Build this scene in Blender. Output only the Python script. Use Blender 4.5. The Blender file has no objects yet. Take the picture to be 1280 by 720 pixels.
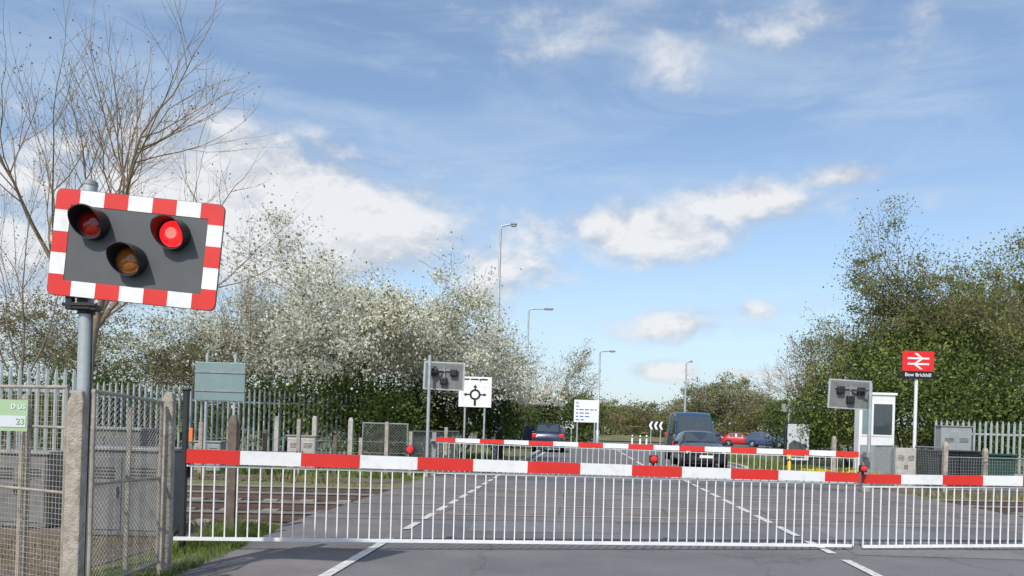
import bpy, math, random
import numpy as np
from mathutils import Vector, Matrix
R=math.radians
C=bpy.context.scene.collection
F=950.0; CX=640.0; CY=533.0; ROLL=R(1.75); H=1.43
cr,sr=math.cos(ROLL),math.sin(ROLL)
def at(px,py,Y):
    a=(px-CX)/F; b=(CY-py)/F
    return Vector(((a*cr-b*sr)*Y, Y, H+(a*sr+b*cr)*Y))
def gp(px,Y,z=0.0):
    v=(z-H)/Y
    return Vector((((px-CX)/F-v*sr)/cr*Y, Y, z))
def rx(x0,Y): return x0+0.09*Y
# ------------------------------------------------------------ materials
def nt(m):
    m.use_nodes=True; n=m.node_tree; n.nodes.clear(); return n
def mat(name,col,rough=.6,metal=0.0,var=.18,scale=6.0,bump=0.0,bscale=60.0,col2=None,emit=0.0,dirt=0.0,spec=.5):
    m=bpy.data.materials.new(name); n=nt(m); N=n.nodes; L=n.links
    out=N.new('ShaderNodeOutputMaterial'); p=N.new('ShaderNodeBsdfPrincipled'); L.new(p.outputs[0],out.inputs[0])
    tc=N.new('ShaderNodeTexCoord'); nz=N.new('ShaderNodeTexNoise'); nz.inputs['Scale'].default_value=scale; nz.inputs['Detail'].default_value=4; nz.inputs['Roughness'].default_value=.65
    L.new(tc.outputs['Object'],nz.inputs['Vector'])
    cr_=N.new('ShaderNodeValToRGB'); e=cr_.color_ramp.elements
    c2=col2 if col2 else col
    e[0].position=.3; e[1].position=.7
    e[0].color=(*[min(1,c*(1-var)) for c in col],1); e[1].color=(*[min(1,c*(1+var)) for c in c2],1)
    L.new(nz.outputs['Fac'],cr_.inputs[0])
    src=cr_.outputs[0]
    if dirt>0:
        n2=N.new('ShaderNodeTexNoise'); n2.inputs['Scale'].default_value=scale*3.3; n2.inputs['Detail'].default_value=6
        L.new(tc.outputs['Object'],n2.inputs['Vector'])
        mr=N.new('ShaderNodeMapRange'); mr.inputs[1].default_value=.5; mr.inputs[2].default_value=.75; mr.inputs[3].default_value=0; mr.inputs[4].default_value=dirt
        L.new(n2.outputs['Fac'],mr.inputs[0])
        mx=N.new('ShaderNodeMix'); mx.data_type='RGBA'; L.new(mr.outputs[0],mx.inputs[0]); L.new(src,mx.inputs[6]); mx.inputs[7].default_value=(.09,.08,.06,1); src=mx.outputs[2]
    L.new(src,p.inputs['Base Color'])
    p.inputs['Roughness'].default_value=rough; p.inputs['Metallic'].default_value=metal; p.inputs['Specular IOR Level'].default_value=spec
    if bump>0:
        n3=N.new('ShaderNodeTexNoise'); n3.inputs['Scale'].default_value=bscale; n3.inputs['Detail'].default_value=4
        L.new(tc.outputs['Object'],n3.inputs['Vector'])
        b=N.new('ShaderNodeBump'); b.inputs['Strength'].default_value=bump; b.inputs['Distance'].default_value=.02; L.new(n3.outputs['Fac'],b.inputs['Height']); L.new(b.outputs[0],p.inputs['Normal'])
    if emit>0:
        p.inputs['Emission Color'].default_value=(*col,1); p.inputs['Emission Strength'].default_value=emit
    return m
def leafmat(name,ca,cb,trans=.35,clump=.6):
    m=bpy.data.materials.new(name); n=nt(m); N=n.nodes; L=n.links
    out=N.new('ShaderNodeOutputMaterial'); g=N.new('ShaderNodeNewGeometry'); tc=N.new('ShaderNodeTexCoord')
    nz=N.new('ShaderNodeTexNoise'); nz.inputs['Scale'].default_value=clump; nz.inputs['Detail'].default_value=2; L.new(tc.outputs['Object'],nz.inputs['Vector'])
    a=N.new('ShaderNodeMath'); a.operation='MULTIPLY_ADD'; L.new(nz.outputs['Fac'],a.inputs[0]); a.inputs[1].default_value=1.6
    s=N.new('ShaderNodeMath'); s.operation='MULTIPLY_ADD'; L.new(g.outputs['Random Per Island'],s.inputs[0]); s.inputs[1].default_value=.7; s.inputs[2].default_value=-.65
    L.new(s.outputs[0],a.inputs[2])
    r=N.new('ShaderNodeValToRGB'); r.color_ramp.elements[0].color=(*ca,1); r.color_ramp.elements[1].color=(*cb,1); L.new(a.outputs[0],r.inputs[0])
    d=N.new('ShaderNodeBsdfDiffuse'); t=N.new('ShaderNodeBsdfTranslucent'); L.new(r.outputs[0],d.inputs[0]); L.new(r.outputs[0],t.inputs[0])
    mx=N.new('ShaderNodeMixShader'); mx.inputs[0].default_value=trans; L.new(d.outputs[0],mx.inputs[1]); L.new(t.outputs[0],mx.inputs[2]); L.new(mx.outputs[0],out.inputs[0])
    return m
def groundmat(name,ca,cb,cc,s1,s2,bump=.5,bs=30,rough=.9,cracks=0.0):
    m=bpy.data.materials.new(name); n=nt(m); N=n.nodes; L=n.links
    out=N.new('ShaderNodeOutputMaterial'); p=N.new('ShaderNodeBsdfPrincipled'); L.new(p.outputs[0],out.inputs[0]); p.inputs['Roughness'].default_value=rough; p.inputs['Specular IOR Level'].default_value=.25
    tc=N.new('ShaderNodeTexCoord')
    def noise(s,d=5,ro=.6):
        z=N.new('ShaderNodeTexNoise'); z.inputs['Scale'].default_value=s; z.inputs['Detail'].default_value=d; z.inputs['Roughness'].default_value=ro; L.new(tc.outputs['Object'],z.inputs['Vector']); return z
    a=noise(s1); b=noise(s2,3,.7)
    r=N.new('ShaderNodeValToRGB'); r.color_ramp.elements[0].position=.38; r.color_ramp.elements[1].position=.62
    r.color_ramp.elements[0].color=(*ca,1); r.color_ramp.elements[1].color=(*cb,1); L.new(a.outputs['Fac'],r.inputs[0])
    mr=N.new('ShaderNodeMapRange'); mr.inputs[1].default_value=.45; mr.inputs[2].default_value=.7; L.new(b.outputs['Fac'],mr.inputs[0])
    mx=N.new('ShaderNodeMix'); mx.data_type='RGBA'; L.new(mr.outputs[0],mx.inputs[0]); L.new(r.outputs[0],mx.inputs[6]); mx.inputs[7].default_value=(*cc,1)
    src=mx.outputs[2]
    if cracks>0:
        vo=N.new('ShaderNodeTexVoronoi'); vo.feature='DISTANCE_TO_EDGE'; vo.inputs['Scale'].default_value=.45
        wz=noise(2.2,5,.7); ad=N.new('ShaderNodeMix'); ad.data_type='VECTOR'; ad.inputs[0].default_value=.35; L.new(tc.outputs['Object'],ad.inputs[4]); L.new(wz.outputs['Color'],ad.inputs[5]); L.new(ad.outputs[1],vo.inputs['Vector'])
        m2=N.new('ShaderNodeMapRange'); m2.inputs[1].default_value=0; m2.inputs[2].default_value=.008; m2.inputs[3].default_value=cracks; m2.inputs[4].default_value=0; L.new(vo.outputs['Distance'],m2.inputs[0])
        m3=N.new('ShaderNodeMix'); m3.data_type='RGBA'; L.new(m2.outputs[0],m3.inputs[0]); L.new(src,m3.inputs[6]); m3.inputs[7].default_value=(.04,.04,.04,1); src=m3.outputs[2]
    L.new(src,p.inputs['Base Color'])
    c=noise(bs,3); bu=N.new('ShaderNodeBump'); bu.inputs['Strength'].default_value=bump; bu.inputs['Distance'].default_value=.03; L.new(c.outputs['Fac'],bu.inputs['Height']); L.new(bu.outputs[0],p.inputs['Normal'])
    return m
M={}
M['asphalt']=groundmat('asphalt',(.122,.12,.125),(.18,.175,.176),(.225,.218,.215),.55,55,.4,90,cracks=.35)
M['asphalt_far']=groundmat('asphalt_far',(.15,.15,.153),(.2,.197,.193),(.22,.217,.21),.3,8,.3,90)
M['deck']=groundmat('deck',(.135,.118,.11),(.205,.185,.172),(.25,.225,.21),1.0,60,.4,80)
M['footway']=groundmat('footway',(.15,.135,.128),(.205,.19,.18),(.24,.22,.205),1.5,80,.4,90,cracks=.3)
M['gravel']=groundmat('gravel',(.11,.085,.06),(.18,.15,.115),(.25,.215,.175),2,25,1,45)
M['ground']=groundmat('ground',(.085,.11,.038),(.155,.165,.065),(.2,.17,.11),.5,6,.7,25)
M['ballast']=groundmat('ballast',(.115,.088,.068),(.195,.16,.13),(.28,.245,.21),3,22,1.0,45)
M['white']=mat('white_paint',(.78,.78,.77),.4,dirt=.16,var=.04,scale=3)
M['white_clean']=mat('clean_white',(.82,.82,.82),.45,var=.03)
M['red']=mat('red_paint',(.66,.03,.022),.38,var=.10,dirt=.1,scale=3)
M['line']=mat('road_paint',(.62,.62,.59),.7,var=.15,dirt=.8,scale=7)
M['galv']=mat('galvanised_steel',(.42,.45,.46),.5,.3,var=.18,scale=5)
M['pale_galv']=mat('weathered_palisade_steel',(.36,.41,.41),.6,.1,var=.18,scale=4,dirt=.2)
M['galv_dull']=mat('weathered_galvanised_steel',(.27,.28,.28),.6,.15,var=.22,scale=4,dirt=.25)
M['mesh']=mat('rusting_wire',(.36,.32,.265),.7,.1,var=.3,scale=6,dirt=.35)
M['steel_dark']=mat('dark_steel',(.035,.037,.04),.5,.3,var=.2)
M['groove']=mat('dirty_groove',(.07,.062,.056),.8,var=.25)
M['conc']=mat('weathered_concrete',(.38,.335,.275),.9,var=.28,scale=5,bump=.6,bscale=70,dirt=.55)
M['conc_pale']=mat('pale_concrete',(.46,.44,.4),.9,var=.2,scale=4,bump=.5,dirt=.35)
M['wood']=mat('old_timber',(.15,.115,.085),.9,var=.3,scale=7,bump=.6,dirt=.3)
M['board']=mat('signal_backboard_grey',(.085,.09,.095),.55,var=.12,scale=2,dirt=.15)
M['black']=mat('black_plastic',(.014,.014,.016),.5,var=.1)
M['lens_off']=mat('unlit_red_lens',(.22,.008,.008),.12,var=.4,scale=60)
M['lens_on']=mat('lit_red_lens',(1,.015,.02),.2,emit=1.3,var=.02)
M['lens_glow']=mat('lit_lens_core',(1,.10,.08),.2,emit=2.2,var=.02)
M['amber']=mat('unlit_amber_lens',(.30,.10,.02),.12,var=.35,scale=60)
M['boomlamp']=mat('boom_lamp_red',(.75,.03,.02),.25,emit=.15,var=.05)
M['rail']=mat('rusty_rail',(.13,.09,.07),.6,.3,var=.25)
M['railtop']=mat('polished_rail_top',(.5,.48,.46),.3,.7,var=.1)
M['sleeper']=mat('concrete_sleeper',(.25,.225,.19),.9,var=.2,dirt=.5)
M['cab']=mat('grey_cabinet_paint',(.30,.32,.325),.5,var=.1,dirt=.25,scale=2)
M['cab_dark']=mat('dull_cabinet_paint',(.17,.175,.17),.6,var=.2,dirt=.5,scale=3)
M['signback']=mat('grey_green_sign_back',(.20,.28,.28),.45,.1,var=.08,scale=1.5,dirt=.15)
M['green_sign']=mat('green_notice',(.36,.50,.30),.5,var=.05)
M['blue_txt']=mat('blue_sign_paint',(.03,.12,.42),.5,var=.05)
M['blk_txt']=mat('black_sign_paint',(.01,.01,.01),.5,var=.05)
M['rail_red']=mat('station_red',(.76,.02,.02),.4,var=.03)
M['bark']=mat('bark',(.19,.15,.11),.95,var=.35,scale=4)
M['bark_pale']=mat('pale_bark',(.27,.20,.13),.95,var=.3,scale=4)
M['bark_dark']=mat('dark_bark',(.08,.065,.05),.95,var=.3,scale=4)
M['glass']=mat('car_glass',(.05,.065,.075),.08,var=.1,spec=.8)
M['tyre']=mat('tyre_rubber',(.014,.014,.014),.85,var=.15)
M['alloy']=mat('alloy_rim',(.4,.4,.42),.3,.8,var=.1)
M['headlight']=mat('headlight_glass',(.7,.72,.74),.1,var=.05)
M['tail']=mat('tail_light',(.6,.015,.01),.2,emit=.5,var=.05)
M['plate_y']=mat('yellow_plate',(.75,.55,.03),.5,var=.03); M['plate_w']=mat('white_plate',(.75,.75,.72),.5,var=.03)
M['orange']=mat('orange_plastic',(.85,.2,.02),.5,var=.08); M['yellow']=mat('yellow_plastic',(.8,.5,.03),.5,var=.08)
M['binb']=mat('dark_bin_plastic',(.02,.022,.024),.5,var=.15); M['bing']=mat('dark_green_plastic',(.015,.06,.04),.5,var=.15)
M['poster']=mat('pale_poster',(.6,.64,.66),.3,var=.06,scale=1)
LM={'fresh':leafmat('fresh_leaves',(.09,.13,.03),(.29,.35,.11)),'mid':leafmat('mid_green_leaves',(.05,.08,.024),(.18,.23,.075)),
 'dark':leafmat('dark_leaves',(.022,.042,.016),(.085,.12,.045)),'blossom':leafmat('blossom',(.70,.68,.54),(.92,.90,.82),.4,.9),
 'olive':leafmat('olive_buds',(.13,.125,.055),(.32,.30,.13)),'pale':leafmat('pale_buds',(.2,.2,.11),(.4,.42,.24)),'grass':leafmat('grass_blades',(.08,.12,.025),(.25,.30,.09),.3,1.5),
 'weed':leafmat('dry_weeds',(.15,.125,.06),(.32,.29,.13),.3,1.5),'yellow':leafmat('yellow_flowers',(.6,.42,.02),(.8,.62,.05),.2)}
# ------------------------------------------------------------ mesh builder
def basis(o):
    m=o.matrix_basis.copy()
    return basis(o.parent)@m if o.parent else m
class MB:
    def __init__(s): s.v=[];s.f=[];s.m=[]
    def add(s,vs,fs,mi=0):
        b=len(s.v); s.v+= [tuple(x) for x in vs]; s.f+=[tuple(i+b for i in f) for f in fs]; s.m+=[mi]*len(fs); return s
    def box(s,c,size,rot=None,mi=0):
        hx,hy,hz=[q/2 for q in size]; c=Vector(c)
        P=[Vector((x,y,z)) for z in(-hz,hz) for y in(-hy,hy) for x in(-hx,hx)]
        if rot is not None: P=[rot@p for p in P]
        return s.add([c+p for p in P],[(0,2,3,1),(4,5,7,6),(0,1,5,4),(2,6,7,3),(0,4,6,2),(1,3,7,5)],mi)
    def beam(s,p0,p1,w,h,mi=0,w1=None,h1=None):
        p0=Vector(p0);p1=Vector(p1);d=(p1-p0).normalized(); up=Vector((0,0,1))
        if abs(d.z)>.95: up=Vector((0,1,0))
        sd=d.cross(up).normalized(); u=sd.cross(d).normalized(); w1=w1 or w; h1=h1 or h
        P=[]
        for p,a,b in((p0,w/2,h/2),(p1,w1/2,h1/2)): P+=[p-sd*a-u*b,p+sd*a-u*b,p+sd*a+u*b,p-sd*a+u*b]
        return s.add(P,[(0,1,2,3),(7,6,5,4),(0,4,5,1),(1,5,6,2),(2,6,7,3),(3,7,4,0)],mi)
    def limb(s,pts,rad,n=6,mi=0,cap=True):
        pts=[Vector(p) for p in pts]; vs=[];fs=[]
        for i,p in enumerate(pts):
            d=(pts[min(i+1,len(pts)-1)]-pts[max(i-1,0)]).normalized()
            ref=Vector((0,1,0)) if abs(d.y)<.9 else Vector((1,0,0))
            a=d.cross(ref).normalized(); b=d.cross(a)
            for k in range(n):
                t=2*math.pi*k/n; vs.append(p+(a*math.cos(t)+b*math.sin(t))*rad[i])
        for i in range(len(pts)-1):
            for k in range(n): fs.append((i*n+k,i*n+(k+1)%n,(i+1)*n+(k+1)%n,(i+1)*n+k))
        if cap: fs.append(tuple(range(n))); fs.append(tuple(reversed(range((len(pts)-1)*n,len(pts)*n))))
        return s.add(vs,fs,mi)
    def tube(s,p0,p1,r0,r1=None,n=10,mi=0): return s.limb([p0,p1],[r0,r1 if r1 is not None else r0],n,mi)
    def poly(s,pts,mi=0): return s.add(pts,[tuple(range(len(pts)))],mi)
    def plate(s,pts,th,mi=0):
        n=len(pts); a=[Vector(p) for p in pts]; b=[p+Vector((0,th,0)) for p in a]
        return s.add(a+b,[tuple(range(n)),tuple(reversed(range(n,2*n)))]+[(i,(i+1)%n+0,(i+1)%n+n,i+n)[::-1] for i in range(n)],mi)
    def build(s,name,mats,parent=None,world=True,smooth=0,bevel=0):
        me=bpy.data.meshes.new(name)
        vs=s.v
        if parent is not None and world:
            inv=basis(parent).inverted(); vs=[tuple(inv@Vector(v)) for v in vs]
        me.from_pydata(vs,[],s.f)
        if not isinstance(mats,(list,tuple)): mats=[mats]
        for m in mats: me.materials.append(m)
        if len(mats)>1: me.polygons.foreach_set('material_index',s.m)
        me.validate(); me.update()
        if smooth:
            me.shade_smooth(); me.set_sharp_from_angle(angle=R(smooth))
        o=bpy.data.objects.new(name,me); C.objects.link(o)
        if parent is not None: o.parent=parent
        if bevel:
            b=o.modifiers.new('bevel','BEVEL'); b.width=bevel; b.segments=2; b.limit_method='ANGLE'
        return o
def tag(o,label=None,cat=None,group=None,kind=None):
    if label:o['label']=label
    if cat:o['category']=cat
    if group:o['group']=group
    if kind:o['kind']=kind
    return o
def thing(name,label,cat,loc=(0,0,0),rotz=0,group=None,rot=None):
    o=bpy.data.objects.new(name,None); C.objects.link(o); o.empty_display_size=.2; o.location=loc; o.rotation_euler=rot if rot else (0,0,rotz)
    return tag(o,label,cat,group)
def text(s,size,m,parent,loc,name='lettering',bold=.0,align='CENTER',face=0):
    cu=bpy.data.curves.new('t','FONT'); cu.body=s; cu.size=size; cu.align_x=align; cu.align_y='CENTER'; cu.offset=bold; cu.extrude=.002
    t=bpy.data.objects.new('t',cu); C.objects.link(t)
    dg=bpy.context.evaluated_depsgraph_get(); me=bpy.data.meshes.new_from_object(t.evaluated_get(dg)); bpy.data.objects.remove(t)
    me.materials.clear(); me.materials.append(m)
    o=bpy.data.objects.new(name,me); C.objects.link(o); o.parent=parent; o.location=loc; o.rotation_euler=(R(90),0,face); return o
# ------------------------------------------------------------ SETTING
T1,T2=12.4,15.6
def ty(c,x): return c+.12*(x+4)
xs=[-1500,-200,-60,-30,-12,0,12,30,60,200,1500]
rows=[('a',-400,-.02),('c',T1-2.3,-.02),('c',T1-1.7,-.22),('c',T2+1.7,-.22),('c',T2+2.3,-.02),('a',400,-.02),('a',3000,-.02)]
b=MB(); vs=[]
for k,c,z in rows:
    for x in xs: vs.append((x,c if k=='a' else ty(c,x),z))
n=len(xs); fs=[(i*n+j,i*n+j+1,(i+1)*n+j+1,(i+1)*n+j) for i in range(len(rows)-1) for j in range(n-1)]
tag(b.add(vs,fs).build('ground',M['ground']),kind='structure')
b=MB(); rnd=random.Random(3)
nx,ny=300,30; vs=[]
for j in range(ny+1):
    for i in range(nx+1):
        x=-26+56*i/nx; y=ty(T1-1.6+(T2-T1+3.2)*j/ny,x); vs.append((x+rnd.uniform(-.04,.04),y,-.155+rnd.uniform(-.04,.04)))
b.add(vs,[(j*(nx+1)+i,j*(nx+1)+i+1,(j+1)*(nx+1)+i+1,(j+1)*(nx+1)+i) for j in range(ny) for i in range(nx)])
tag(b.build('ballast',M['ballast']),kind='structure')
b=MB(); b.poly([(-24,3,-.012),(-4.2,3,-.012),(-3.75,9.4,-.012),(-3.4,ty(T1-2.35,-3.4),-.012),(-24,ty(T1-2.35,-24),-.012)])
b.poly([(-24,ty(T2+2.35,-24),-.012),(-3,ty(T2+2.35,-3),-.012),(-2.4,19.6,-.012),(-24,19.2,-.012)]); b.poly([(10.3,20.2,-.012),(26,22,-.012),(26,28,-.012),(10.9,25,-.012)])
tag(b.build('gravel',M['gravel']),kind='structure')
def strip(b,xa,xb,y0,y1,z,mi=0,xa1=None,xb1=None):
    xa1=xa if xa1 is None else xa1; xb1=xb if xb1 is None else xb1
    return b.poly([(rx(xa,y0),y0,z),(rx(xb,y0),y0,z),(rx(xb1,y1),y1,z),(rx(xa1,y1),y1,z)],mi)
b=MB()
strip(b,-2.35,6.9,-12,22,0); strip(b,-2.35,6.9,22,26,0,0,-2.2,6.7); strip(b,-2.2,6.7,26,80,0)
b.poly([(rx(6.9,-12),-12,0),(rx(6.9,-12),-12,-.25),(rx(6.9,22),22,-.25),(rx(6.9,22),22,0)])
tag(b.build('road',M['asphalt']),kind='structure')
b=MB(); strip(b,-4.0,-2.35,-12,22,.0); b.poly([(rx(-4,-12),-12,0),(rx(-4,22),22,0),(rx(-4,22),22,-.25),(rx(-4,-12),-12,-.25)])
strip(b,6.9,8.4,-12,30,.003); b.poly([(rx(8.4,-12),-12,0.003),(rx(8.4,30),30,.003),(rx(8.4,30),30,-.25),(rx(8.4,-12),-12,-.25)])
tag(b.build('footway',M['footway']),kind='structure')
b=MB(); cx,cy=22,92
b.add([(cx+60*math.cos(t),cy+13*math.sin(t),.004) for t in np.linspace(0,2*math.pi,49)[:-1]],[tuple(range(48))])
b.poly([(-80,84,.003),(-30,84,.003),(-30,100,.003),(-80,100,.003)])
tag(b.build('roundabout_road',M['asphalt_far']),kind='structure')
def skew(b,xa,xb,ca,cb,z,mi=0):
    def P(x0,c):
        y=(c+.12*(x0+4))/(1-.12*.09); return (x0+.09*y,y,z)
    return b.poly([P(xa,ca),P(xb,ca),P(xb,cb),P(xa,cb)],mi)
b=MB(); skew(b,-4,8.4,T1-1.4,T2+1.4,.006)
tag(b.build('crossing_deck',M['deck']),kind='structure')
b=MB()
for c in(T1,T2):
    for s in(-.75,.75): skew(b,-4,8.4,c+s-.08,c+s-.038,.0095)
    for k in range(7): xq=-4+k*1.84; skew(b,xq,xq+.015,c-.64,c+.64,.0095)
tag(b.build('flangeway_gaps',M['groove']),kind='structure')
b=MB(); skew(b,-1.5,.6,T1-2.6,T1-1.42,.0045); skew(b,3.6,5.2,T1-3.3,T1-1.42,.0045); strip(b,-.3,1.6,25,29,.0045); strip(b,3.4,5.6,9.2,9.9,.0045)
tag(b.build('road_patches',M['asphalt_far']),kind='structure')
b=MB()
def mark(x0,w,y0,y1,z=.012): strip(b,x0-w/2,x0+w/2,y0,y1,z)
mark(-2.3,.11,-5,9.4)
for y in np.arange(10.2,22,1.15): mark(-2.3,.10,y,y+.75)
mark(3.1,.12,-5,7.2)
for y in np.arange(7.7,22,1.5): mark(3.1,.11,y,y+1.05)
mark(6.75,.11,4,10)
for y in np.arange(24.5,75,6): mark(2.6,.12,y,y+4)
mark(-2.0,.1,24,70); mark(6.5,.1,24,70)
strip(b,2.8,6.5,23.2,23.5,.012); strip(b,2.8,6.5,22.3,22.42,.012)
tag(b.build('road_markings',M['line']),kind='structure')
b=MB()
for x0,x1,ya,yb in((-2.4,-2.25,26,75),(6.72,6.87,31,72)):
    P=[]
    for y in(ya,yb): P+=[(rx(x0,y),y,-.02),(rx(x1,y),y,-.02),(rx(x1,y),y,.11),(rx(x0,y),y,.11)]
    b.add(P,[(0,1,2,3),(7,6,5,4),(0,4,5,1),(1,5,6,2),(2,6,7,3),(3,7,4,0)])
tag(b.build('kerb',M['conc_pale']),kind='structure')
b=MB(); vs=[(cx,cy,.9)]
for rr,z in((3.5,.6),(6,.12)):
    vs+=[(cx-8+rr*math.cos(t)*1.6,cy+rr*math.sin(t)*.7,z) for t in np.linspace(0,2*math.pi,25)[:-1]]
vs[0]=(cx-8,cy,.8)
b.add(vs,[(0,1+i,1+(i+1)%24) for i in range(24)]+[(1+i,25+i,25+(i+1)%24,1+(i+1)%24) for i in range(24)])
tag(b.build('roundabout_island',M['ground'],smooth=60),kind='structure')
for c,nm in((T1,'nearer'),(T2,'farther')):
    t=thing('railway_track','%s railway track with rusty rails crossing the road'%nm,'railway track',(-4,c,0))
    ang=math.atan(.12); rot=Matrix.Rotation(ang,3,'Z')
    for s in(-.75,.75):
        b=MB(); a=Vector((-26,ty(c+s,-26),0)); e=Vector((30,ty(c+s,30),0))
        b.beam(a+Vector((0,0,-.055)),e+Vector((0,0,-.055)),.03,.09); b.beam(a+Vector((0,0,-.12)),e+Vector((0,0,-.12)),.13,.03)
        b.beam(a+Vector((0,0,-.003)),e+Vector((0,0,-.003)),.07,.028,1)
        b.build('rail',[M['rail'],M['railtop']],t)
    for k in range(-22,31):
        x=-4+k*.68
        if -4.2+.09*c< x+0.3 and x-.3<8.6+.09*c: continue
        b=MB(); b.box((x,ty(c,x),-.155),(.26,2.5,.09),rot); b.build('sleeper',M['sleeper'],t)
# ------------------------------------------------------------ vegetation
def leafmesh(name,P,s,m,parent,loc,rs,aspect=.6,mixp=.2):
    n=len(P); P=P-np.array(loc)
    a=rs.normal(size=(n,3)); a/=np.linalg.norm(a,axis=1)[:,None]
    c=rs.normal(size=(n,3)); b_=np.cross(a,c); b_/=np.linalg.norm(b_,axis=1)[:,None]
    sz=s*rs.uniform(.6,1.4,size=(n,1))
    V=np.empty((n,4,3)); V[:,0]=P-a*sz*.5; V[:,1]=P+b_*sz*aspect*.5; V[:,2]=P+a*sz*.5; V[:,3]=P-b_*sz*aspect*.5
    me=bpy.data.meshes.new(name); me.vertices.add(n*4); me.vertices.foreach_set('co',V.ravel())
    me.loops.add(n*4); me.loops.foreach_set('vertex_index',np.arange(n*4,dtype=np.int32))
    me.polygons.add(n); me.polygons.foreach_set('loop_start',np.arange(0,n*4,4,dtype=np.int32))
    mm=m if isinstance(m,list) else [m]
    for q in mm: me.materials.append(q)
    if len(mm)>1: me.polygons.foreach_set('material_index',(rs.uniform(size=n)<mixp).astype(np.int32))
    me.update(calc_edges=True); me.validate()
    o=bpy.data.objects.new(name,me); C.objects.link(o)
    if parent: o.parent=parent
    return o
def tree(name,label,cat,px,Y,h,w,levels=5,kids=3,ang=38,nleaf=8000,ls=.12,lm=None,bark='bark',seed=1,trunk=.22,tr=.14,up=.06,jit=.25,group=None,z=0,wig=.2,clump=0,cr_=.5,rmin=.0055,low=0,lean=0,mixp=.2,keep=.55):
    g=gp(px,Y); loc=(g.x,g.y,-.03+z)
    rnd=random.Random(seed); limbs=[]; tips=[]
    def rv(): return Vector((rnd.gauss(0,1),rnd.gauss(0,1),rnd.gauss(0,1)))
    def grow(p,d,L,r,lvl):
        n=4 if lvl>=levels-1 else (3 if lvl>0 else 2)
        pts=[p];rr=[r]
        for i in range(n):
            d=(d+rv()*wig*(.5 if lvl==levels else 1)*.6+Vector((0,0,up))).normalized(); p=p+d*(L/n); pts.append(p); rr.append(r*(1-.45*(i+1)/n))
        limbs.append((pts,rr,lvl))
        if lvl<=1: tips.extend(pts[1:])
        if lvl==0: return
        for j in range(kids):
            t=rnd.uniform(.35,1)*n if lvl<levels else rnd.uniform(.6,1)*n
            i=min(int(t),n-1); q=pts[i].lerp(pts[i+1],t-i)
            ax=d.cross(rv()).normalized(); nd=Matrix.Rotation(R(ang*rnd.uniform(.7,1.4)),3,ax)@d
            grow(q,nd,L*rnd.uniform(.58,.82),rr[i]*(.72 if lvl==levels else .6),lvl-1)
        grow(p,d,L*.75,rr[-1]*.95,lvl-1)
    grow(Vector((0,0,0)),Vector((rnd.uniform(-.06,.06),rnd.uniform(-.06,.06),1)).normalized(),trunk*4,tr,levels)
    A=np.array([tuple(t) for t in tips]); hz=A[:,2].max(); zm=A[:,2].mean()
    mx,my=A[:,0].mean()/zm,A[:,1].mean()/zm
    A[:,0]-=mx*A[:,2]; A[:,1]-=my*A[:,2]
    wx=(np.percentile(A[:,0],98)-np.percentile(A[:,0],2)+np.percentile(A[:,1],98)-np.percentile(A[:,1],2))/2
    sx=w/wx; sz=h/hz
    S=lambda p: Vector(((p.x-mx*p.z)*sx+lean*p.z*sz,(p.y-my*p.z)*sx,p.z*sz))
    t=thing(name,label,cat,loc,group=group)
    b=MB(); k=h/10
    for pts,rr,l in limbs:
        b.limb([S(p) for p in pts],[max(q*k,rmin*Y/28) for q in rr],7 if l>=levels-1 else (4 if l>1 else 3),cap=False)
    b.build('trunk',M[bark],t,world=False,smooth=80)
    if nleaf:
        rs=np.random.RandomState(seed); A=A*np.array([sx,sx,sz]); A[:,0]+=lean*A[:,2]
        n1=nleaf-int(nleaf*keep if clump else 0)
        P=A[rs.randint(0,len(A),n1)]+rs.normal(size=(n1,3))*jit
        if clump:
            cs=A[rs.randint(0,len(A),clump)]; n2=nleaf-n1; rad=rs.uniform(.5,1.2,size=clump)*cr_
            ix=rs.randint(0,clump,n2); d=rs.normal(size=(n2,3)); d/=np.linalg.norm(d,axis=1)[:,None]
            P=np.concatenate([P,cs[ix]+d*(rad[ix]*rs.uniform(0,1,n2)**.45)[:,None]*np.array([1.15,1.15,.75])])
        P[:,2]=np.where(P[:,2]<low,low+np.abs(P[:,2]-low),P[:,2])
        leafmesh('crown',P,ls,lm,t,(0,0,0),rs,mixp=mixp)
    return t
def bush(name,label,px,Y,w,h,n=6000,ls=.12,lm=None,seed=1,group=None,depth=None,cat='bush',lumps=9):
    g=gp(px,Y); t=thing(name,label,cat,(g.x,g.y,-.03),group=group)
    rs=np.random.RandomState(seed); depth=depth or w*.6; P=[]
    per=n//lumps; cs=[]
    for i in range(lumps):
        c=np.array([rs.uniform(-.38,.38)*w,rs.uniform(-.35,.35)*depth,rs.uniform(.25,.72)*h]); r=rs.uniform(.18,.32)*min(w,h*1.3)
        c[2]=min(c[2],h-r*.9); cs.append(c)
        d=rs.normal(size=(per,3)); d/=np.linalg.norm(d,axis=1)[:,None]
        P.append(c+d*r*(rs.uniform(.3,1.0,size=(per,1))**.5)*(1+rs.normal(size=(per,1))*.16))
    P=np.concatenate(P); P[:,2]=np.abs(P[:,2])
    leafmesh('foliage',P,ls,lm,t,(0,0,0),rs,mixp=.35)
    b=MB()
    for c in cs: b.limb([(c[0]*.2,c[1]*.2,0),(c[0]*.6,c[1]*.6,c[2]*.55),tuple(c)],[.05,.03,.012],5,cap=False)
    b.build('stem',M['bark_dark'],t,world=False)
    return t
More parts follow.
